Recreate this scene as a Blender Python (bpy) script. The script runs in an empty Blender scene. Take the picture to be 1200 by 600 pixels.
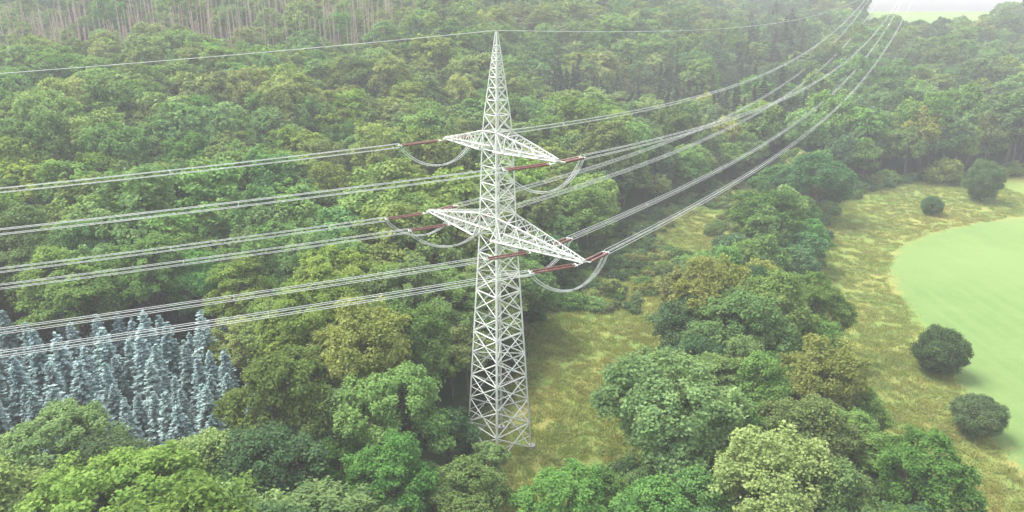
import bpy, math, numpy as np
from mathutils import Vector
R0=np.random.RandomState(7)
scene=bpy.context.scene
scene.view_settings.view_transform='Standard'
scene.view_settings.look='None'
scene.view_settings.exposure=0
COL=scene.collection
HAZE=.00062
# ---------------------------------------------------------------- helpers
def vnoise(x,y,scale,seed=0):
    x=np.asarray(x,float)/scale+seed*17.3; y=np.asarray(y,float)/scale-seed*9.1
    xi=np.floor(x); yi=np.floor(y); fx=x-xi; fy=y-yi
    fx=fx*fx*(3-2*fx); fy=fy*fy*(3-2*fy)
    def h(a,b):
        s=np.sin(a*127.1+b*311.7+seed*3.7)*43758.5453
        return s-np.floor(s)
    return (h(xi,yi)*(1-fx)+h(xi+1,yi)*fx)*(1-fy)+(h(xi,yi+1)*(1-fx)+h(xi+1,yi+1)*fx)*fy
def sstep(a,b,v):
    t=np.clip((v-a)/(b-a),0,1); return t*t*(3-2*t)
YR=[-4000,200,280,350,500,600,680,760,1000,1500,4000]; ZR=[0,0,4,12,31,42,50.3,48,10,-30,-40]
YL=[-4000,65,120,200,300,400,600,800,1200,4000]; ZL=[0,0,4,16,34,55,78,80,20,-40]
def terr(x,y):
    x=np.asarray(x,float); y=np.asarray(y,float)
    zr=np.zeros(np.broadcast(x,y).shape); zl=zr.copy()
    for o in (-24,-12,0,12,24):
        zr=zr+np.interp(y+o,YR,ZR)/5; zl=zl+np.interp(y+o,YL,ZL)/5
    v=x-0.35*(y-80)
    w=1-sstep(-140,45,v)
    z=zr*(1-w)+zl*w
    amp=np.clip((y-90)/200,0,1)*np.clip((60-v)/60,0,1)
    z=z+amp*((vnoise(x,y,70,3)-.5)*9+(vnoise(x,y,28,4)-.5)*3)
    return z+(vnoise(x,y,9,5)-.5)*0.25
def chaikin(p,n=2):
    p=[np.array(q,float) for q in p]
    for _ in range(n):
        o=[]
        for i in range(len(p)):
            a=p[i]; b=p[(i+1)%len(p)]
            o+= [a*.75+b*.25, a*.25+b*.75]
        p=o
    return np.array(p)
def sdist(px,py,poly):
    px=np.asarray(px,float); py=np.asarray(py,float)
    d=np.full(px.shape,1e9); ins=np.zeros(px.shape,bool)
    n=len(poly)
    for i in range(n):
        ax,ay=poly[i]; bx,by=poly[(i+1)%n]
        ex,ey=bx-ax,by-ay; L=ex*ex+ey*ey+1e-12
        t=np.clip(((px-ax)*ex+(py-ay)*ey)/L,0,1)
        d=np.minimum(d,np.hypot(px-ax-t*ex,py-ay-t*ey))
        c=((ay>py)!=(by>py))
        xx=ax+(py-ay)*ex/(ey if abs(ey)>1e-9 else 1e-9)
        ins^= c&(px<xx)
    return np.where(ins,d,-d)
FIELD=chaikin([(57,40),(59.5,72),(62,82),(67,101),(72,120),(76,136),(82,150),(92,164),(110,177),(140,189),(200,203),(600,240),(600,-80),(56,-80)],2)
MEAD=chaikin([(45,-80),(45,20),(46,60),(47,80),(50,100),(57.5,130),(67,152),(83,185),(101,212),(130,226),(200,236),(650,262),(650,-90)],2)
FARF=chaikin([(212,478),(302,466),(400,640),(900,700),(900,860),(330,860),(312,690),(262,580)],1)
CLX=np.array([2,5,9,14,26,42,60,78]); CLY=np.array([62,78,89,110,139,167,195,222]); CLW=np.array([4,8.5,10,10.5,12,12.5,9,3])
def corr(x,y):
    """positive inside the cleared strip under the line (metres)"""
    x=np.asarray(x,float); y=np.asarray(y,float); best=np.full(x.shape,-1e9)
    for i in range(len(CLX)-1):
        ax,ay,bx,by=CLX[i],CLY[i],CLX[i+1],CLY[i+1]
        ex,ey=bx-ax,by-ay; t=np.clip(((x-ax)*ex+(y-ay)*ey)/(ex*ex+ey*ey),0,1)
        d=np.hypot(x-ax-t*ex,y-ay-t*ey); w=CLW[i]*(1-t)+CLW[i+1]*t
        best=np.maximum(best,w-d)
    return best
def newmesh(name,verts,faces,mats=(),matidx=None,attrs=None,smooth=False):
    me=bpy.data.meshes.new(name)
    me.from_pydata(np.asarray(verts).tolist() if not isinstance(verts,list) else verts,[],faces if isinstance(faces,list) else faces.tolist())
    for m in mats: me.materials.append(m)
    if matidx is not None: me.polygons.foreach_set('material_index',np.asarray(matidx,dtype=np.int32))
    if smooth: me.polygons.foreach_set('use_smooth',[True]*len(me.polygons))
    if attrs:
        for k,v in attrs.items():
            a=me.attributes.new(k,'FLOAT','POINT'); a.data.foreach_set('value',np.asarray(v,dtype=np.float32))
    me.update(); return me
def addobj(name,data,parent=None,loc=None):
    o=bpy.data.objects.new(name,data); COL.objects.link(o)
    if parent: o.parent=parent
    if loc is not None: o.location=loc
    return o
# ---------------------------------------------------------------- materials
def mat(name):
    m=bpy.data.materials.new(name); m.use_nodes=True; nt=m.node_tree; nt.nodes.clear()
    return m,nt,nt.nodes,nt.links
def mixrgb(N,L,f,a,b,blend='MIX'):
    n=N.new('ShaderNodeMix'); n.data_type='RGBA'; n.blend_type=blend
    for s,v in ((n.inputs[0],f),(n.inputs[6],a),(n.inputs[7],b)):
        if isinstance(v,bpy.types.NodeSocket): L.new(v,s)
        elif isinstance(v,(int,float)): s.default_value=v
        else: s.default_value=(*v,1)
    return n.outputs[2]
def mrange(N,L,v,a,b,c=0,d=1):
    n=N.new('ShaderNodeMapRange'); L.new(v,n.inputs[0])
    for i,k in enumerate((a,b,c,d)): n.inputs[i+1].default_value=k
    return n.outputs[0]
def math_(N,L,op,a,b):
    n=N.new('ShaderNodeMath'); n.operation=op
    for s,v in ((n.inputs[0],a),(n.inputs[1],b)):
        if isinstance(v,bpy.types.NodeSocket): L.new(v,s)
        else: s.default_value=v
    return n.outputs[0]
def noise(N,L,vec,scale,detail=4,rough=.55):
    n=N.new('ShaderNodeTexNoise'); n.inputs['Scale'].default_value=scale; n.inputs['Detail'].default_value=detail; n.inputs['Roughness'].default_value=rough
    L.new(vec,n.inputs['Vector']); return n.outputs['Fac']
def leafmat(name,ca,cb,hue=.03,val=(.74,1.25),transl=.3,gloss=0):
    m,nt,N,L=mat(name)
    out=N.new('ShaderNodeOutputMaterial'); at=N.new('ShaderNodeAttribute'); at.attribute_name='tint'
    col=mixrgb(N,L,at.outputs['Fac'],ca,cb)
    oi=N.new('ShaderNodeObjectInfo'); geo=N.new('ShaderNodeNewGeometry')
    wn=noise(N,L,geo.outputs['Position'],.022,0)
    hs=N.new('ShaderNodeHueSaturation')
    r2=math_(N,L,'FRACT',math_(N,L,'MULTIPLY',oi.outputs['Random'],37.7),0)
    h=math_(N,L,'ADD',mrange(N,L,oi.outputs['Random'],0,1,.5-hue,.5+hue*.6),mrange(N,L,wn,.3,.7,-.018,.012))
    L.new(h,hs.inputs['Hue']); L.new(mrange(N,L,r2,0,1,*val),hs.inputs['Value'])
    r3=math_(N,L,'FRACT',math_(N,L,'MULTIPLY',oi.outputs['Random'],91.3),0)
    L.new(mrange(N,L,r3,0,1,.84,1.06),hs.inputs['Saturation'])
    L.new(col,hs.inputs['Color'])
    d=N.new('ShaderNodeBsdfDiffuse'); t=N.new('ShaderNodeBsdfTranslucent')
    L.new(hs.outputs[0],d.inputs['Color'])
    tc=mixrgb(N,L,1.0,hs.outputs[0],(1.2,1.3,.75),'MULTIPLY'); L.new(tc,t.inputs['Color'])
    m1=N.new('ShaderNodeMixShader'); m1.inputs[0].default_value=transl; L.new(d.outputs[0],m1.inputs[1]); L.new(t.outputs[0],m1.inputs[2])
    L.new(m1.outputs[0],out.inputs[0]); return m
def simplemat(name,ca,cb,scale=2.,rough=.8,metal=0.):
    m,nt,N,L=mat(name)
    out=N.new('ShaderNodeOutputMaterial'); p=N.new('ShaderNodeBsdfPrincipled'); geo=N.new('ShaderNodeNewGeometry')
    f=noise(N,L,geo.outputs['Position'],scale,5,.6)
    L.new(mixrgb(N,L,mrange(N,L,f,.35,.65),ca,cb),p.inputs['Base Color']); p.inputs['Roughness'].default_value=rough; p.inputs['Metallic'].default_value=metal
    L.new(p.outputs[0],out.inputs[0]); return m
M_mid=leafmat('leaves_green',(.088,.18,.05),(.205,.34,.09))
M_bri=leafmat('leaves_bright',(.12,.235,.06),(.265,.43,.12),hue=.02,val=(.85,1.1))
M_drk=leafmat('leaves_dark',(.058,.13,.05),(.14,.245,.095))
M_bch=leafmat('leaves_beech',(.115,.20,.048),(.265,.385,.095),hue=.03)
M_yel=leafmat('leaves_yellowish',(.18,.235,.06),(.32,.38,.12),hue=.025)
M_blu=leafmat('needles_blue',(.19,.31,.30),(.45,.585,.585),hue=.02,val=(.78,1.1),transl=.12)
M_spr=leafmat('needles_dark',(.045,.095,.045),(.10,.17,.075),hue=.015,transl=.1)
M_dry=leafmat('needles_dry',(.14,.11,.07),(.28,.23,.16),hue=.01,transl=.1)
M_grs=leafmat('grass_blades',(.23,.30,.08),(.43,.44,.14),hue=.05,val=(.85,1.15))
M_bark=simplemat('bark',(.09,.075,.055),(.19,.16,.125),3)
M_dead=simplemat('dead_bark',(.36,.25,.18),(.55,.42,.33),2)
M_steel=simplemat('painted_steel',(.56,.58,.50),(.73,.74,.67),.8,.55)
M_conc=simplemat('foundation_concrete',(.3,.29,.27),(.42,.41,.38),3,.9)
M_wire=simplemat('aluminium_conductor',(.58,.60,.56),(.7,.71,.68),.3,.5,.0)
M_ins=simplemat('brown_porcelain',(.14,.05,.04),(.22,.09,.07),1.5,.3)
# ---------------------------------------------------------------- tree prototypes
def unit(v): return v/(np.linalg.norm(v,axis=-1,keepdims=True)+1e-9)
def cards(c,n,size,aspect,rs,along=None):
    K=len(c); r=rs.normal(size=(K,3)) if along is None else along+rs.normal(size=(K,3))*.25
    t=unit(np.cross(n,r)); b=unit(np.cross(t,n))
    s=size[:,None]
    v=np.stack([c-b*s*.5, c+t*s*.5*aspect+n*s*.08, c+b*s*.5, c-t*s*.5*aspect+n*s*.08],1).reshape(-1,3)
    f=np.arange(K*4).reshape(K,4); return v,f
def tube(p0,p1,r0,r1,n=6):
    p0=np.array(p0,float); p1=np.array(p1,float); d=unit(p1-p0); a=np.array([1,0,0.]) if abs(d[0])<.8 else np.array([0,1.,0])
    u=unit(np.cross(d,a)); w=np.cross(d,u); V=[]
    for p,r in ((p0,r0),(p1,r1)):
        for i in range(n):
            q=2*math.pi*i/n; V.append(p+(u*math.cos(q)+w*math.sin(q))*r)
    F=[(i,(i+1)%n,n+(i+1)%n,n+i) for i in range(n)]
    return V,F
class MB:
    def __init__(s): s.v=[];s.f=[];s.m=[];s.t=[];s.n=0
    def add(s,V,F,m,t=None):
        V=np.asarray(V,float); F=np.asarray(F)+s.n; s.v.append(V); s.f+=F.tolist(); s.m+= [m]*len(F)
        s.t.append(np.full(len(V),.5) if t is None else t); s.n+=len(V)
    def build(s,name,mats): return newmesh(name,np.concatenate(s.v),s.f,mats,s.m,{'tint':np.concatenate(s.t)})
def wood(mb,rs,H,top,lobes,tr,lod):
    pts=[np.array([0,0,-1.0])]; 
    for i in range(1,6): pts.append(np.array([rs.normal()*.12*i*.5,rs.normal()*.12*i*.5,top*i/5]))
    for i in range(5):
        mb.add(*tube(pts[i],pts[i+1],tr*(1-i*.15),tr*(1-(i+1)*.15),8),1)
    if lod: return
    for l in lobes:
        z0=min(top*.95,max(H*.18,l[2]*.55)); a=np.array([0,0,z0]); mid=(a+l)/2+np.array([0,0,-.3])+rs.normal(size=3)*.2
        mb.add(*tube(a,mid,tr*.38,tr*.24,5),1); mb.add(*tube(mid,l,tr*.24,tr*.06,5),1)
        for k in range(3):
            e=l+rs.normal(size=3)*1.1; mb.add(*tube((mid+l)/2,e,tr*.12,tr*.03,4),1)
def broadleaf(name,seed,R,Rz,zc,nl,nc,npl,ls,leaf,style='round',tr=.28,zmin=-.5,lod=False,cs=(.10,.19),full=False):
    rs=np.random.RandomState(seed); mb=MB()
    g=np.arange(nl)+.5; z=1-(1-zmin)*g/nl; th=g*2.39996+rs.rand()*6; rr=np.sqrt(np.clip(1-z*z,0,1))
    d=np.stack([np.cos(th)*rr,np.sin(th)*rr,z],1)+rs.normal(size=(nl,3))*(.1 if full else .24); d=unit(d)
    ext=(rs.uniform(.56,.70,nl) if full else rs.uniform(.42,.84,nl))[:,None]
    lob=d*ext*np.array([R,R,Rz]); lr=R*(rs.uniform(.34,.42,nl) if full else rs.uniform(.22,.46,nl))
    lob=np.vstack([lob,[[0,0,Rz*.15]]]); lr=np.append(lr,R*.5)
    C=[];D=[];RC=[]
    tries=0
    while len(C)<nc and tries<nc*12:
        tries+=1
        i=rs.randint(nl+1); q=unit(rs.normal(size=3)); od=unit(lob[i]/np.array([R,R,Rz])+1e-3)
        if q@od<-.15 or (q[2]<(-.9 if full else -.5)): continue
        p=lob[i]+q*lr[i]*np.array([1,1,.85])*rs.uniform(.75,1.25 if not full else 1.08)
        dd=np.linalg.norm(lob-p,axis=1); dd[i]=9
        if (dd<lr*.72).any(): continue
        C.append(p);D.append(unit(q*.7+od*.5));RC.append(rs.uniform(*cs)*R)
    C=np.array(C);D=np.array(D);RC=np.array(RC); nc=len(C)
    if lod: npl=int(npl*.36); ls=ls*1.6
    K=nc*npl; ci=np.repeat(np.arange(nc),npl)
    q=unit(rs.normal(size=(K,3))+D[ci]*.7+np.array([0,0,.25]))
    rad=rs.uniform(.2,1.3,K)**.8
    off=q*rad[:,None]*RC[ci][:,None]
    rh=unit(C*np.array([1,1,0.15])+1e-4)[ci]
    if style=='beech':
        al=(off*rh).sum(1,keepdims=True); off=off*np.array([.95,.95,.55])+rh*al*.9
        off[:,2]-=np.abs(al[:,0])*.25
        nrm=unit(np.array([0,0,.8])+D[ci]*.5+q*.2+rs.normal(size=(K,3))*.42)
    else:
        off*=np.array([1.05,1.05,.9])
        nrm=unit(q*.6+np.array([0,0,.5])+rs.normal(size=(K,3))*.5)
    P=C[ci]+off+np.array([0,0,zc])+rs.normal(size=(K,3))*.1
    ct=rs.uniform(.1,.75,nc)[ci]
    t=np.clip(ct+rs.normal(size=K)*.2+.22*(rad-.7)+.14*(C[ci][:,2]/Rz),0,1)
    V,F=cards(P,nrm,ls*rs.uniform(.6,1.35,K),.7,rs)
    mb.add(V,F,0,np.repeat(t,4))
    wood(mb,rs,zc+Rz,zc+Rz*.5,lob[:-1]+np.array([0,0,zc]),tr,lod)
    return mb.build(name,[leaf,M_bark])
def spruce(name,seed,H,wid,leaf,bark,n_card=24,dens=1.,size=.34,gap=.34,jit=.1):
    rs=np.random.RandomState(seed); mb=MB(); P=[];Nn=[];A=[];T=[];S=[]
    z=H*.06
    while z<H-.15:
        fr=(H-z)/H; L=wid*H*fr**.85+.12; nb=int((6+5*fr)*dens)+2
        for k in range(nb):
            a=rs.rand()*6.283; l=L*rs.uniform(.6,1.25); dr=np.array([math.cos(a),math.sin(a),0]); zb=z+rs.normal()*jit
            m=max(4,int(n_card*(l/ (wid*H))+4)); s=rs.rand(m)**.7
            zz=zb + s*l*.12*(fr<.35) - (s*l*.45-.26*l*s**2.2)
            side=np.array([-dr[1],dr[0],0]); w=rs.uniform(-1,1,m)*(1-s*.75)*l*.24
            p=dr*(s*l)[:,None]+side*w[:,None]; p[:,2]+=zz+rs.normal(size=m)*.05
            P.append(p); Nn.append(unit(np.tile([0,0,1.],(m,1))+dr*.55+rs.normal(size=(m,3))*.4)); A.append(unit(np.tile(dr,(m,1))+side*np.sign(w)[:,None]*.5))
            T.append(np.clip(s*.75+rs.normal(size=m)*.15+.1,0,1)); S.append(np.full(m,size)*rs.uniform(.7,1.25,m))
            mb.add(*tube([0,0,zb],dr*l*.9+np.array([0,0,zb-.15*l]),.035*fr+.01,.008,3),1)
        z+=gap+.1*fr
    P=np.concatenate(P);Nn=np.concatenate(Nn);A=np.concatenate(A);T=np.concatenate(T);S=np.concatenate(S)
    t=unit(np.cross(Nn,A)); 
    V=np.stack([P-A*S[:,None]*.6,P+t*S[:,None]*.33,P+A*S[:,None]*.8,P-t*S[:,None]*.33],1).reshape(-1,3)
    mb.add(V,np.arange(len(V)).reshape(-1,4),0,np.repeat(T,4))
    mb.add(*tube([0,0,-1],[0,0,H*.98],.017*H,.02,8),1)
    return mb.build(name,[leaf,bark])
def deadtree(name,seed,H):
    rs=np.random.RandomState(seed); mb=MB()
    mb.add(*tube([0,0,-1],[rs.normal()*.2,rs.normal()*.2,H],.25,.08,7),1)
    for i in range(40):
        z=rs.uniform(H*.3,H*.98); a=rs.rand()*6.28; l=rs.uniform(.4,1.3)*(1.15-z/H*.8)
        e=np.array([math.cos(a)*l,math.sin(a)*l,z-.2*l]); mb.add(*tube([0,0,z],e,.04,.01,3),1)
    return mb.build(name,[M_dry,M_dead])
def tuft(name,seed,n=26,h=.8):
    rs=np.random.RandomState(seed); V=[];F=[];T=[]
    for i in range(n):
        b=rs.normal(size=2)*.42; a=rs.rand()*6.28; w=.04; hh=h*rs.uniform(.4,1.15); l=rs.normal(size=2)*.22
        k=len(V); u=np.array([math.cos(a),math.sin(a)])*w
        V+=[(b[0]-u[0],b[1]-u[1],-.05),(b[0]+u[0],b[1]+u[1],-.05),(b[0]+l[0]*.5+u[0]*.8,b[1]+l[1]*.5+u[1]*.8,hh*.6),(b[0]+l[0]*1.3,b[1]+l[1]*1.3,hh),(b[0]+l[0]*.5-u[0]*.8,b[1]+l[1]*.5-u[1]*.8,hh*.6)]
        F.append((k,k+1,k+2,k+3,k+4)); q=rs.rand(); T+=[q*.4,q*.4,q*.8,q,q*.8]
    return newmesh(name,V,F,[M_grs],None,{'tint':T})
PR={};PF={}
def BL(key,*a,**k):
    PR[key]=broadleaf(key,*a,**k); k=dict(k); PF[key]=broadleaf(key+'_far',*a,lod=True,**k)
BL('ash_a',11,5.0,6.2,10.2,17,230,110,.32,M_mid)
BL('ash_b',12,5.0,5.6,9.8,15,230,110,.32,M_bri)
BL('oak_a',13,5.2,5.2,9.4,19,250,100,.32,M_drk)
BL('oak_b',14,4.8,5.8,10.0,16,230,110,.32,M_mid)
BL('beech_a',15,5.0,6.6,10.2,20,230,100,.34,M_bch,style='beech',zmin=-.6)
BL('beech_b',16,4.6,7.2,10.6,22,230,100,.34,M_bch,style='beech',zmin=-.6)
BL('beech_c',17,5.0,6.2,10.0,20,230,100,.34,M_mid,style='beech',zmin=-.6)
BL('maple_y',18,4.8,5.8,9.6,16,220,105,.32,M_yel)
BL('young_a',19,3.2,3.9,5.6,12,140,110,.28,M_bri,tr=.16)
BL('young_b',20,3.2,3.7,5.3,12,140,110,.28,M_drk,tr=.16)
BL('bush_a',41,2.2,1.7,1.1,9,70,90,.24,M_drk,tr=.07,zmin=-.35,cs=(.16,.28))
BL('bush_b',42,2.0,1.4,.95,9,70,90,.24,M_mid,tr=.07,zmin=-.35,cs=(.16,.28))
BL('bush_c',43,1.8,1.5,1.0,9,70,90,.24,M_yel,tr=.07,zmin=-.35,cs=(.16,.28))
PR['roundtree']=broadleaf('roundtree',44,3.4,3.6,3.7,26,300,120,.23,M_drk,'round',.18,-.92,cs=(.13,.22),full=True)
PF['spruce_dark']=PR['spruce_dark']=spruce('spruce_dark',31,18,.17,M_spr,M_bark,16,.9,.75,.55)
PR['blue_a']=spruce('blue_a',32,11.5,.20,M_blu,M_bark,40,1.25,.44,.36,.28)
PR['blue_b']=spruce('blue_b',33,11.5,.175,M_blu,M_bark,40,1.25,.44,.36,.28)
PR['blue_c']=spruce('blue_c',36,11.5,.22,M_blu,M_bark,40,1.25,.44,.36,.28)
PF['dead_a']=PR['dead_a']=deadtree('dead_a',34,19); PF['dead_b']=PR['dead_b']=deadtree('dead_b',35,17)
PF['tuft_a']=tuft('tuft_a',51,40,.6); PF['tuft_b']=tuft('tuft_b',52,30,.95)
# ---------------------------------------------------------------- ground
def axis(lo,hi,step,far):
    a=list(np.arange(lo,hi+.1,step)); s=step; v=hi
    while v<far: s*=1.35; v+=s; a.append(v)
    s=step; v=lo
    while v>-far: s*=1.35; v-=s; a.insert(0,v)
    return np.array(a)
gx=axis(-120,190,2.0,5000); gy=axis(30,260,2.0,5000)
gx=np.unique(np.concatenate([gx,np.arange(-330,480,7.)])); gy=np.unique(np.concatenate([gy,np.arange(260,820,7.)]))
GX,GY=np.meshgrid(gx,gy); nx,ny=len(gx),len(gy)
GZ=terr(GX,GY)
V=np.stack([GX.ravel(),GY.ravel(),GZ.ravel()],1)
ii=(np.arange(ny-1)[:,None]*nx+np.arange(nx-1)[None,:]).ravel()
F=np.stack([ii,ii+1,ii+nx+1,ii+nx],1)
fx,fy=V[:,0],V[:,1]
m,nt,N,L=mat('ground_cover')
out=N.new('ShaderNodeOutputMaterial'); p=N.new('ShaderNodeBsdfPrincipled'); p.inputs['Roughness'].default_value=.95; p.inputs['Specular IOR Level'].default_value=.1
geo=N.new('ShaderNodeNewGeometry'); P=geo.outputs['Position']
def att(n):
    a=N.new('ShaderNodeAttribute'); a.attribute_name=n; return a.outputs['Fac']
n1=noise(N,L,P,.09,6,.6); n2=noise(N,L,P,.9,6,.65); n3=noise(N,L,P,6,4,.7); n4=noise(N,L,P,.03,3); n5=noise(N,L,P,.25,5,.6)
floor=mixrgb(N,L,n2,(.05,.075,.03),(.11,.15,.05))
g1=mixrgb(N,L,mrange(N,L,n1,.44,.58),(.21,.33,.085),(.45,.36,.11))
g2=mixrgb(N,L,mrange(N,L,n2,.35,.7),g1,(.30,.38,.11))
meadow=mixrgb(N,L,mrange(N,L,n3,.35,.7,0,.5),g2,(.19,.26,.07))
f1=mixrgb(N,L,mrange(N,L,n1,.35,.65),(.195,.31,.10),(.26,.365,.125))
f1=mixrgb(N,L,mrange(N,L,n5,.4,.65,0,.5),f1,(.18,.29,.085))
f1=mixrgb(N,L,mrange(N,L,n2,.3,.7,0,.6),f1,(.17,.28,.08))
f1=mixrgb(N,L,mrange(N,L,n3,.35,.7,0,.6),f1,(.14,.24,.065))
f1=mixrgb(N,L,mrange(N,L,n4,.4,.65,0,.5),f1,(.27,.36,.12))
# faint mowing passes: stretched noise
mp=N.new('ShaderNodeMapping'); mp.inputs['Rotation'].default_value=(0,0,math.radians(-22)); mp.inputs['Scale'].default_value=(.55,.02,.02); L.new(P,mp.inputs[0])
st=noise(N,L,mp.outputs[0],1.0,3,.6)
f1=mixrgb(N,L,mrange(N,L,st,.4,.7,0,.35),f1,(.25,.36,.12))
ed=math_(N,L,'ADD',att('meadow'),mrange(N,L,n2,.2,.8,-1.5,1.5))
c=mixrgb(N,L,mrange(N,L,ed,-.5,1.0),floor,meadow)
ed2=math_(N,L,'ADD',math_(N,L,'ADD',att('field'),mrange(N,L,n2,.2,.8,-1.2,1.2)),mrange(N,L,n5,.3,.7,-1.2,1.2))
c=mixrgb(N,L,mrange(N,L,ed2,-.4,1.2),c,f1)
L.new(c,p.inputs['Base Color'])
bp=N.new('ShaderNodeBump'); bp.inputs['Strength'].default_value=.8; bp.inputs['Distance'].default_value=.35; L.new(n3,bp.inputs['Height']); L.new(bp.outputs[0],p.inputs['Normal'])
L.new(p.outputs[0],out.inputs[0])
aF=np.maximum(sdist(fx,fy,FIELD),sdist(fx,fy,FARF)); aM=np.maximum(np.maximum(sdist(fx,fy,MEAD),corr(fx,fy)),np.where((fy>555)&(fx>.58*fy),10,-10))
ground=addobj('ground',newmesh('ground',V,F,[m],None,{'field':np.clip(aF,-60,60),'meadow':np.clip(aM,-60,60)},True))
# ---------------------------------------------------------------- scatter helper (geometry nodes)
def scatter(name,keys,pts,idx,rot,scl):
    pc=bpy.data.collections.new(name+'_kinds')
    for i,k in enumerate(keys):
        o=bpy.data.objects.new('%s_kind_%s'%(name,'abcdefghijklmnopqrst'[i]),PF[k]); pc.objects.link(o)
    me=bpy.data.meshes.new(name); me.from_pydata(pts.tolist(),[],[])
    a=me.attributes.new('kind','INT','POINT'); a.data.foreach_set('value',idx.astype(np.int32))
    a=me.attributes.new('rotv','FLOAT_VECTOR','POINT'); a.data.foreach_set('vector',rot.astype(np.float32).ravel())
    a=me.attributes.new('sclv','FLOAT_VECTOR','POINT'); a.data.foreach_set('vector',scl.astype(np.float32).ravel())
    o=addobj(name,me)
    g=bpy.data.node_groups.new(name+'_scatter','GeometryNodeTree')
    g.interface.new_socket('Geometry',in_out='INPUT',socket_type='NodeSocketGeometry'); g.interface.new_socket('Geometry',in_out='OUTPUT',socket_type='NodeSocketGeometry')
    n=g.nodes; gi=n.new('NodeGroupInput'); go=n.new('NodeGroupOutput'); ci=n.new('GeometryNodeCollectionInfo'); ci.inputs[0].default_value=pc
    ci.inputs['Separate Children'].default_value=True; ci.inputs['Reset Children'].default_value=True
    ip=n.new('GeometryNodeInstanceOnPoints'); ip.inputs['Pick Instance'].default_value=True
    def na(nm,t):
        q=n.new('GeometryNodeInputNamedAttribute'); q.data_type=t; q.inputs[0].default_value=nm
        return [s for s in q.outputs if s.enabled][0]
    l=g.links; l.new(gi.outputs[0],ip.inputs['Points']); l.new(ci.outputs[0],ip.inputs['Instance'])
    l.new(na('kind','INT'),ip.inputs['Instance Index']); l.new(na('rotv','FLOAT_VECTOR'),ip.inputs['Rotation']); l.new(na('sclv','FLOAT_VECTOR'),ip.inputs['Scale'])
    l.new(ip.outputs[0],go.inputs[0])
    md=o.modifiers.new('scatter','NODES'); md.node_group=g
    return o
# ---------------------------------------------------------------- trees
NAMES={'ash_a':'ash_tree','ash_b':'ash_tree','oak_a':'oak_tree','oak_b':'oak_tree','beech_a':'beech_tree','beech_b':'beech_tree','beech_c':'beech_tree','maple_y':'maple_tree','young_a':'young_tree','young_b':'young_tree','blue_a':'blue_spruce_tree','blue_b':'blue_spruce_tree','blue_c':'blue_spruce_tree','bush_a':'bush','bush_b':'bush','bush_c':'bush','roundtree':'field_tree','spruce_dark':'spruce_tree'}
hand=[]
def tree(key,x,y,s,sz=None,rz=None):
    o=addobj(NAMES[key],PR[key],None,(x,y,float(terr(x,y))))
    o.scale=(s,s,sz or s); o.rotation_euler=(0,0,R0.rand()*6.28 if rz is None else rz); return o
H=[('ash_b',17,70,1.4,1.1,5.4),('ash_b',-13.5,70,1.1,1.0,4.4),('maple_y',24.5,58,1.15,.95,4.6),('ash_b',-35,54,1.35,1.0,5.3),
   ('maple_y',37,104,1.15,.85,5.0),('oak_a',78,184,1.7,1.2,8),('ash_a',54,151,1.5,1.0,6.5),('oak_b',33,70,1.0,.8,4.4),('ash_a',5,59,.85,.66,3.8),('oak_b',-5,61,.85,.64,3.8),('ash_a',41,62,.9,.75,4),('oak_a',-24,62,1.1,.9,4.8),('oak_b',13,57,.9,.7,4),('beech_c',26,80,1.0,.75,4.4),
   ('young_b',-7.5,74.5,.95,.9,2.5),('young_a',-3,69.5,.8,.66,2.5),('young_b',23,68,1.1,1.0,2.5),('oak_b',8.5,62,.7,.56,3)]
for k,x,y,s,sz,r in H: tree(k,x,y,s,sz); hand.append((x,y,r))
for k,x,y,s,sz in [('roundtree',64.5,99.5,1.04,.98),('roundtree',60,82.5,.86,.74),('bush_c',133,221,2.5,2.6),('roundtree',133,202,1.35,1.6),('roundtree',112,189,.75,.7)]: tree(k,x,y,s,sz)
# blue spruce stand
bx=[];
for i in range(1400):
    x=R0.uniform(-80,-31); y=R0.uniform(71,96)
    if x>-40 and y>87: continue
    if all((x-a)**2+(y-b)**2>2.8**2 for a,b in bx): bx.append((x,y))
for x,y in bx:
    s=R0.uniform(.62,1.10)*(1 if x<-40 else .85); tree(['blue_a','blue_b','blue_c'][R0.randint(3)],x,y,s*R0.uniform(.95,1.15),s)
# general canopy
sp=6.5; xs=np.arange(-420,560,sp); ys=np.arange(26,720,sp)
TX,TY=np.meshgrid(xs,ys); TX=TX+((np.arange(len(ys))%2)*sp*.5)[:,None]
TX=TX.ravel()+R0.uniform(-.40,.40,TX.size)*sp; TY=TY.ravel()+R0.uniform(-.40,.40,TY.size)*sp
keep=(np.abs(TX)<.76*TY+24)
v=TX-.35*(TY-80)
keep&=~((v<-60)&(TY>390)); keep&=~((TY>545)&(TX>.56*TY))
keep&=~((v>20)&(TY>225)&(R0.rand(TX.size)<.22))
sm=sdist(TX,TY,MEAD); cr=corr(TX,TY); sf=sdist(TX,TY,FARF)
keep&=(sm<-2.5)&(cr<-2.4)&(sf<0)
keep&=~((TX>-82)&(TX<-29.5)&(TY>69.5)&(TY<98)&~((TX>-40)&(TY>88)))
for x,y,r in hand: keep&=np.hypot(TX-x,TY-y)>r*.95
keep&=~((np.abs(TX+1.6)<7.5)&(np.abs(TY-79.5)<9.5))
TX=TX[keep];TY=TY[keep];v=v[keep];sm=sm[keep];cr=cr[keep]
TZ=terr(TX,TY); n=len(TX)
keys=['ash_a','ash_b','oak_a','oak_b','beech_a','beech_b','beech_c','maple_y','young_a','young_b','spruce_dark','dead_a','dead_b']
K={k:i for i,k in enumerate(keys)}
rn=R0.rand(n); big=vnoise(TX,TY,55,8); med=vnoise(TX,TY,22,9)
kind=np.zeros(n,int)
left=(v<-12)
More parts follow.
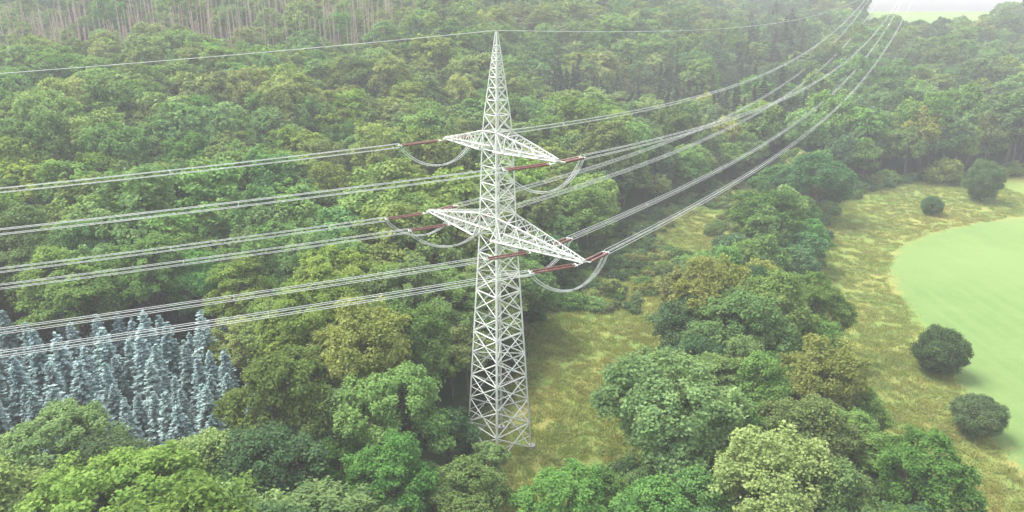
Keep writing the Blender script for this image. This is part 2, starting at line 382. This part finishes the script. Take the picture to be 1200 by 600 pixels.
pl=[('beech_a',.24),('beech_b',.21),('beech_c',.14),('oak_b',.12),('ash_a',.12),('ash_b',.08),('maple_y',.09)]
pr=[('ash_a',.25),('oak_b',.22),('oak_a',.18),('beech_c',.11),('ash_b',.12),('maple_y',.07),('young_b',.05)]
def pick(r,pp):
    c=np.cumsum([q for _,q in pp]); c/=c[-1]; return np.array([K[pp[i][0]] for i in np.searchsorted(c,r)])
kind=np.where(left,pick(rn,pl),pick(rn,pr))
front=(TY<76); kind=np.where(front,pick(rn,[('ash_a',.3),('oak_b',.3),('oak_a',.18),('ash_b',.14),('beech_c',.08)]),kind)
con=(TY>250)&(v>-110)&(v<40)&(big>.62); kind=np.where(con&(R0.rand(n)<.7),K['spruce_dark'],kind)
far=(TY>300)&(v>-40)&(R0.rand(n)<.35); kind=np.where(far,K['oak_a'],kind)
dead=(TY>252+.12*(TX+200))&(TX<-38)&(TY<350); rd=R0.rand(n)
kind=np.where(dead&(rd<.38),K['dead_a'],kind); kind=np.where(dead&(rd>.66),K['dead_b'],kind)
sc=R0.uniform(.66,1.22,n)*(.86+.30*med)
belt=(v>-5)&(TY<215); sc=np.where(belt,sc*.88,sc); sc=np.where((v>20)&(TY>225),sc*1.22,sc)
edge=np.clip(np.minimum(-sm,-cr)/9,0,1); szf=np.where(belt|(cr>-8),.62+.33*edge,1.0)
szf=np.where(TY<76,szf*.84,szf)
szf=np.where((TY<72)&(np.abs(TX)<11),.62,szf)
szf=np.where((TY<100)&(TX<-28),szf*.86,szf)
dd=(kind>=K['dead_a']); sxy=np.where(dd,1.,sc); szz=np.where(dd,R0.uniform(.8,1.25,n),sc*szf*R0.uniform(.88,1.14,n))
rz=R0.rand(n)*6.283
near=(TY<112)
for i in np.where(near)[0]:
    tree(keys[kind[i]],TX[i],TY[i],sxy[i],szz[i],rz[i])
f=~near
scatter('forest',keys,np.stack([TX,TY,TZ],1)[f],kind[f],np.stack([R0.normal(size=n)*.03,R0.normal(size=n)*.03,rz],1)[f],np.stack([sxy,sxy,szz],1)[f])
k2=360; x=R0.uniform(-240,-36,k2); y=R0.uniform(254,325,k2)+.12*(x+200)
scatter('dead_spruce_stand',['dead_a','dead_b'],np.stack([x,y,terr(x,y)],1),R0.randint(0,2,k2),np.stack([R0.normal(size=k2)*.03]*2+[R0.rand(k2)*6],1),np.stack([np.ones(k2)]*2+[R0.uniform(.8,1.2,k2)],1))
def cand(n,x0,x1,y0,y1): return R0.uniform(x0,x1,n),R0.uniform(y0,y1,n)
x,y=cand(9000,-12,105,62,228); x2,y2=cand(6000,80,330,200,270); x=np.append(x,x2); y=np.append(y,y2); c=corr(x,y); s=sdist(x,y,MEAD)
p=np.where((c>-3)&(y>122),.30,.0)+np.where((c>-3.5)&(c<-1)&(y<=122),.3,0)+np.where((s>-4)&(s<0.5),.28,0)
p=p*np.where((c>0)&(y>122)&(vnoise(x,y,13,6)<.52),.08,1)
ok=(R0.rand(len(x))<p)&(np.hypot(x+1.6,y-79.5)>6.5); x=x[ok];y=y[ok];k2=len(x)
s=R0.uniform(.45,1.15,k2)*np.where(y>205,1.5,1)
scatter('bushes',['bush_a','bush_b','bush_c'],np.stack([x,y,terr(x,y)-.1],1),R0.choice(3,k2,p=[.3,.5,.2]),np.stack([np.zeros(k2)]*2+[R0.rand(k2)*6],1),np.stack([s,s,s*R0.uniform(.6,1.0,k2)],1))
x,y=cand(52000,-14,150,60,232); c=corr(x,y); s=sdist(x,y,MEAD); fd=sdist(x,y,FIELD)
ok=((c>-2)|((s>-1.5)&(fd<-.4)))&(R0.rand(len(x))<np.where(y<130,.95,.6))&(vnoise(x,y,3,2)>.15); x=x[ok];y=y[ok];k2=len(x)
s=R0.uniform(.4,1.0,k2)
scatter('meadow_grass',['tuft_a','tuft_b'],np.stack([x,y,terr(x,y)],1),(R0.rand(k2)<.12).astype(int),np.stack([np.zeros(k2)]*2+[R0.rand(k2)*6],1),np.stack([s*1.3,s*1.3,s*.9],1))
print('trees',n,'near',near.sum(),'tufts',k2)
# ---------------------------------------------------------------- pylon
PX,PY=-1.6,79.5; PZ=float(terr(PX,PY)); AA=math.radians(-48)
A=np.array([math.cos(AA),math.sin(AA),0]); B=np.array([-A[1],A[0],0])
def W(a,b,h): return np.array([PX,PY,PZ])+A*a+B*b+np.array([0,0,h])
pyl=bpy.data.objects.new('electricity_pylon',None); COL.objects.link(pyl)
def member(mb,p0,p1,w,out=None):
    """equal angle (L) steel section"""
    p0=np.array(p0);p1=np.array(p1); d=unit(p1-p0); ctr=np.array([PX,PY,(p0[2]+p1[2])/2])
    o=(p0+p1)/2-ctr; o=o-d*(o@d)
    if np.linalg.norm(o)<.05: o=np.cross(d,[.3,.5,.8])
    o=unit(o); s=np.cross(d,o); t=max(.018,w*.16)
    e1=unit(-o+s); e2=unit(-o-s)
    prof=[np.zeros(3),e1*w,e1*w+e2*t,e1*t+e2*t,e2*w+e1*t,e2*w]
    V=[p0+q for q in prof]+[p1+q for q in prof]
    F=[[i,(i+1)%6,6+(i+1)%6,6+i] for i in range(6)]
    mb.add(V,F,0)
body=MB()
def hw(h): return float(np.interp(h,[0,28,38,41,50.2],[2.9,1.55,1.25,1.08,.10]))
CR=[(1,1),(-1,1),(-1,-1),(1,-1)]
lev=[0]; 
while lev[-1]<27: lev.append(lev[-1]+hw(lev[-1])*1.12+.35)
k=28.0/lev[-1]; lev=[q*k for q in lev]
lev+= [30.4,32.2,34.0,35.9,37.7,39.7]
h=39.7
while h<48.6: h+=max(.75,hw(h)*1.5); lev.append(min(h,50.0))
if lev[-1]<50: lev.append(50.0)
for i in range(len(lev)-1):
    h0,h1=lev[i],lev[i+1]; a,b=hw(h0),hw(h1)
    lw=.22 if h0<28 else (.18 if h0<39 else .12); bw=.11 if h0<28 else .09
    for j in range(4):
        c0,c1=CR[j],CR[(j+1)%4]
        P0=W(c0[0]*a,c0[1]*a,h0);P1=W(c0[0]*b,c0[1]*b,h1);Q0=W(c1[0]*a,c1[1]*a,h0);Q1=W(c1[0]*b,c1[1]*b,h1)
        member(body,P0,P1,lw)
        if h0<48.5:
            member(body,P0,Q1,bw); member(body,Q0,P1,bw)
            if i%2==0 or h0>27.5: member(body,P1,Q1,bw)
        if h0<16:
            t=a/(a+b); X=(P0+(Q1-P0)*t); 
            member(body,X,(P0+P1)/2,.07); member(body,X,(Q0+Q1)/2,.07)
    if i%4==0 or abs(h0-28)<.1:
        member(body,W(a,a,h0),W(-a,-a,h0),.08); member(body,W(-a,a,h0),W(a,-a,h0),.08)
for q in np.arange(3,48,.45):
    c=hw(q); body.add(*tube(W(c,-c,q),W(c+.2,-c-.05,q),.012,.012,4),0)
addobj('lattice_tower',body.build('lattice_tower',[M_steel]),pyl)
arms=MB()
def crossarm(h,half,rise,wb,nseg):
    for sg in (1,-1):
        c=hw(h)
        a0=c; 
        def bot(t,s): return W(sg*(a0+(half-a0)*t), s*(wb*(1-t)+.28*t), h)
        def top(t,s):
            ct=hw(h+rise); return W(sg*(ct+(half-ct)*t), s*(ct*(1-t)+.26*t), h+rise*(1-t)+.22*t)
        T=np.linspace(0,1,nseg+1)**.92
        for i in range(nseg):
            t0,t1=T[i],T[i+1]
            for s in (1,-1):
                member(arms,bot(t0,s),bot(t1,s),.17); member(arms,top(t0,s),top(t1,s),.15)
                member(arms,bot(t0,s),top(t1,s),.085) if i%2 else member(arms,top(t0,s),bot(t1,s),.085)
                member(arms,bot(t1,s),top(t1,s),.075)
            member(arms,bot(t0,1),bot(t1,-1),.085); member(arms,bot(t0,-1),bot(t1,1),.085)
            member(arms,bot(t1,1),bot(t1,-1),.09); member(arms,top(t1,1),top(t1,-1),.08)
            member(arms,top(t0,1),top(t1,-1),.07)
        member(arms,bot(0,1),bot(0,-1),.14)
        for s in (1,-1):
            e=W(sg*(half+.15),s*.3,h); arms.add(*tube(bot(.97,s),e,.09,.09,6),0)
        for s in (1,-1):
            member(arms,W(sg*c,s*c,h),bot(0,s),.12); member(arms,W(sg*c,s*c,h+rise*.6),bot(0,s),.08)
crossarm(28.0,13.2,2.4,2.5,9)
crossarm(37.7,9.2,2.0,1.75,7)
for sg in (1,-1):
    member(arms,W(sg*7.0,-1.5,28.02),W(sg*7.0,1.5,28.02),.14)
    arms.add(*tube(W(sg*1.2,0,28.15),W(sg*12.8,0,28.15),.14,.12,4),0)
    arms.add(*tube(W(sg*1.2,0,37.85),W(sg*8.9,0,37.85),.1,.1,4),0)
addobj('crossarms',arms.build('crossarms',[M_steel]),pyl)
fd=MB()
for c in CR:
    a=hw(0); p=W(c[0]*a,c[1]*a,-.6); q=W(c[0]*a,c[1]*a,.45); fd.add(*tube(p,q,.6,.45,12),0); n0=fd.n
    fd.v.append(fd.v[-1][12:]); fd.f.append(list(range(n0,n0+12))); fd.m.append(0); fd.t.append(np.full(12,.5)); fd.n+=12
addobj('foundations',fd.build('foundations',[M_conc]),pyl)
DL=np.array([-.968,-.25,0]); DR=np.array([.508,.861,0])
ins=MB(); fit=MB()
def insul(p0,d,L_=4.2):
    d=unit(d); side=unit(np.cross(d,[0,0,1])); 
    for s in (-.32,.32):
        a=p0+d*.75+side*s; nsh=26; ring=9
        u=side; w=np.cross(d,u); V=[];F=[]
        for i in range(nsh*2+1):
            r=.145 if i%2 else .06; c=a+d*(L_*i/(nsh*2))
            for j in range(ring):
                q=2*math.pi*j/ring; V.append(c+(u*math.cos(q)+w*math.sin(q))*r)
        for i in range(nsh*2):
            for j in range(ring): F.append((i*ring+j,i*ring+(j+1)%ring,(i+1)*ring+(j+1)%ring,(i+1)*ring+j))
        ins.add(V,F,0)
        fit.add(*tube(p0+d*.45+side*s,a,.04,.04,5),0)
        fit.add(*tube(a+d*L_,a+d*(L_+.35),.05,.05,5),0)
    fit.add(*tube(p0,p0+d*.45,.05,.05,6),0)
    fit.add(*tube(p0+d*.45-side*.4,p0+d*.45+side*.4,.07,.07,6),0)
    e=p0+d*(.75+L_+.35); fit.add(*tube(e-side*.42,e+side*.42,.08,.08,6),0)
    for s in (-.2,.2): fit.add(*tube(e+side*s+np.array([0,0,-.22]),e+side*s+np.array([0,0,.22]),.035,.035,5),0)
    return e
def wirecurve(name,paths,r=.024):
    cu=bpy.data.curves.new(name,'CURVE'); cu.dimensions='3D'; cu.bevel_depth=r; cu.bevel_resolution=1
    cu.materials.append(M_wire)
    for P in paths:
        s=cu.splines.new('POLY'); s.points.add(len(P)-1)
        s.points.foreach_set('co',np.concatenate([np.asarray(P),np.ones((len(P),1))],1).ravel())
    return addobj(name,cu)
def spanpath(p,d,b,c,Lm,off,n=90):
    s=(np.linspace(0,1,n)**1.4)*Lm
    return p+off+d*s[:,None]+np.stack([0*s,0*s,b*s+c*s*s],1)
def quad(d,sp=.44):
    side=unit(np.cross(d,[0,0,1])); return [side*a*sp/2+np.array([0,0,z*sp/2]) for a in (-1,1) for z in (-1,1)]
for (a,h) in [(9.2,37.55),(-9.2,37.55),(13.1,27.85),(-13.1,27.85),(7.0,27.85),(-7.0,27.85)]:
    paths=[]; ends=[]
    for d,b,c,Lm,sgn in ((DL,-.080,.00028,260,-1),(DR,-.075,.00031,500,1)):
        p0=W(a,sgn*.35*(1 if abs(a)!=7 else 3),h); dd=unit(d+np.array([0,0,b]))
        e=insul(p0,dd); ends.append(e)
        for o in quad(d): paths.append(spanpath(e,d,b,c,Lm,o))
        for s in range(25,int(Lm),42):
            ctr=e+d*s+np.array([0,0,b*s+c*s*s]); q=quad(d)
            for i,j in ((0,3),(1,2)): paths.append([ctr+q[i],ctr+q[j]])
    e0,e1=ends
    for i,(o0,o1) in enumerate(zip(quad(DL),quad(DR))):
        t=np.linspace(0,1,26)[:,None]; drop=3.0 if i%2 else 2.7
        c0=W(a*1.0,0,0)*np.array([1,1,0])
        base=(1-t)*(e0+o0)+t*(e1+o1)
        pull=(c0-((e0+e1)/2)*np.array([1,1,0]))*.35
        pp=base+pull*(4*t*(1-t))-np.array([0,0,1])*drop*(1-(2*t-1)**2)**.8
        paths.append(pp)
    wirecurve('power_line',paths)
top=W(0,0,50.1)
wirecurve('ground_wire',[spanpath(top,DL,-.088,.0003,260,np.zeros(3)),spanpath(top,DR,-.035,.00018,500,np.zeros(3))],.03)
addobj('insulators',ins.build('insulators',[M_ins]),pyl)
addobj('insulator_fittings',fit.build('insulator_fittings',[M_steel]),pyl)
# ---------------------------------------------------------------- haze (real homogeneous air volume)
if HAZE:
    hz=bpy.data.materials.new('haze_air'); hz.use_nodes=True; nt=hz.node_tree; nt.nodes.clear()
    o=nt.nodes.new('ShaderNodeOutputMaterial'); vs=nt.nodes.new('ShaderNodeVolumeScatter'); vs.inputs['Density'].default_value=HAZE; vs.inputs['Color'].default_value=(.99,1,.99,1); vs.inputs['Anisotropy'].default_value=0
    nt.links.new(vs.outputs[0],o.inputs['Volume'])
    x0,x1,y0,y1,z0,z1=-500,700,-120,900,-60,110
    bv=[(x,y,z) for x in (x0,x1) for y in (y0,y1) for z in (z0,z1)]
    hm=newmesh('haze',bv,[(0,1,3,2),(4,6,7,5),(0,4,5,1),(2,3,7,6),(0,2,6,4),(1,5,7,3)],[hz])
    addobj('haze_air',hm)
# ---------------------------------------------------------------- light
sd=np.array([-.42,.20,.86]); sd=sd/np.linalg.norm(sd)
el=math.asin(sd[2]); az=math.atan2(sd[0],sd[1])
sl=bpy.data.lights.new('sun','SUN'); sl.energy=4.9; sl.angle=math.radians(30); sl.color=(1,.97,.9)
so=addobj('sun',sl); so.rotation_euler=Vector(sd).to_track_quat('Z','Y').to_euler(); so.location=(0,0,200)
w=bpy.data.worlds.new('World'); scene.world=w; w.use_nodes=True; nt=w.node_tree
bg=nt.nodes['Background']; sk=nt.nodes.new('ShaderNodeTexSky'); sk.sky_type='NISHITA'; sk.sun_disc=False; sk.sun_elevation=el; sk.sun_rotation=az; sk.dust_density=2.0; sk.air_density=1.0; sk.ozone_density=1.0
hs=nt.nodes.new('ShaderNodeHueSaturation'); hs.inputs['Saturation'].default_value=.35; nt.links.new(sk.outputs[0],hs.inputs['Color'])
nt.links.new(hs.outputs[0],bg.inputs[0]); bg.inputs[1].default_value=.45
# ---------------------------------------------------------------- camera
cam=bpy.data.cameras.new('camera'); cam.sensor_width=36; cam.lens=36/(2*.7); cam.clip_end=8000; cam.clip_start=.5
co=addobj('camera',cam); co.location=(0,0,52.4); co.rotation_euler=(math.radians(90-18.7),0,0)
scene.camera=co
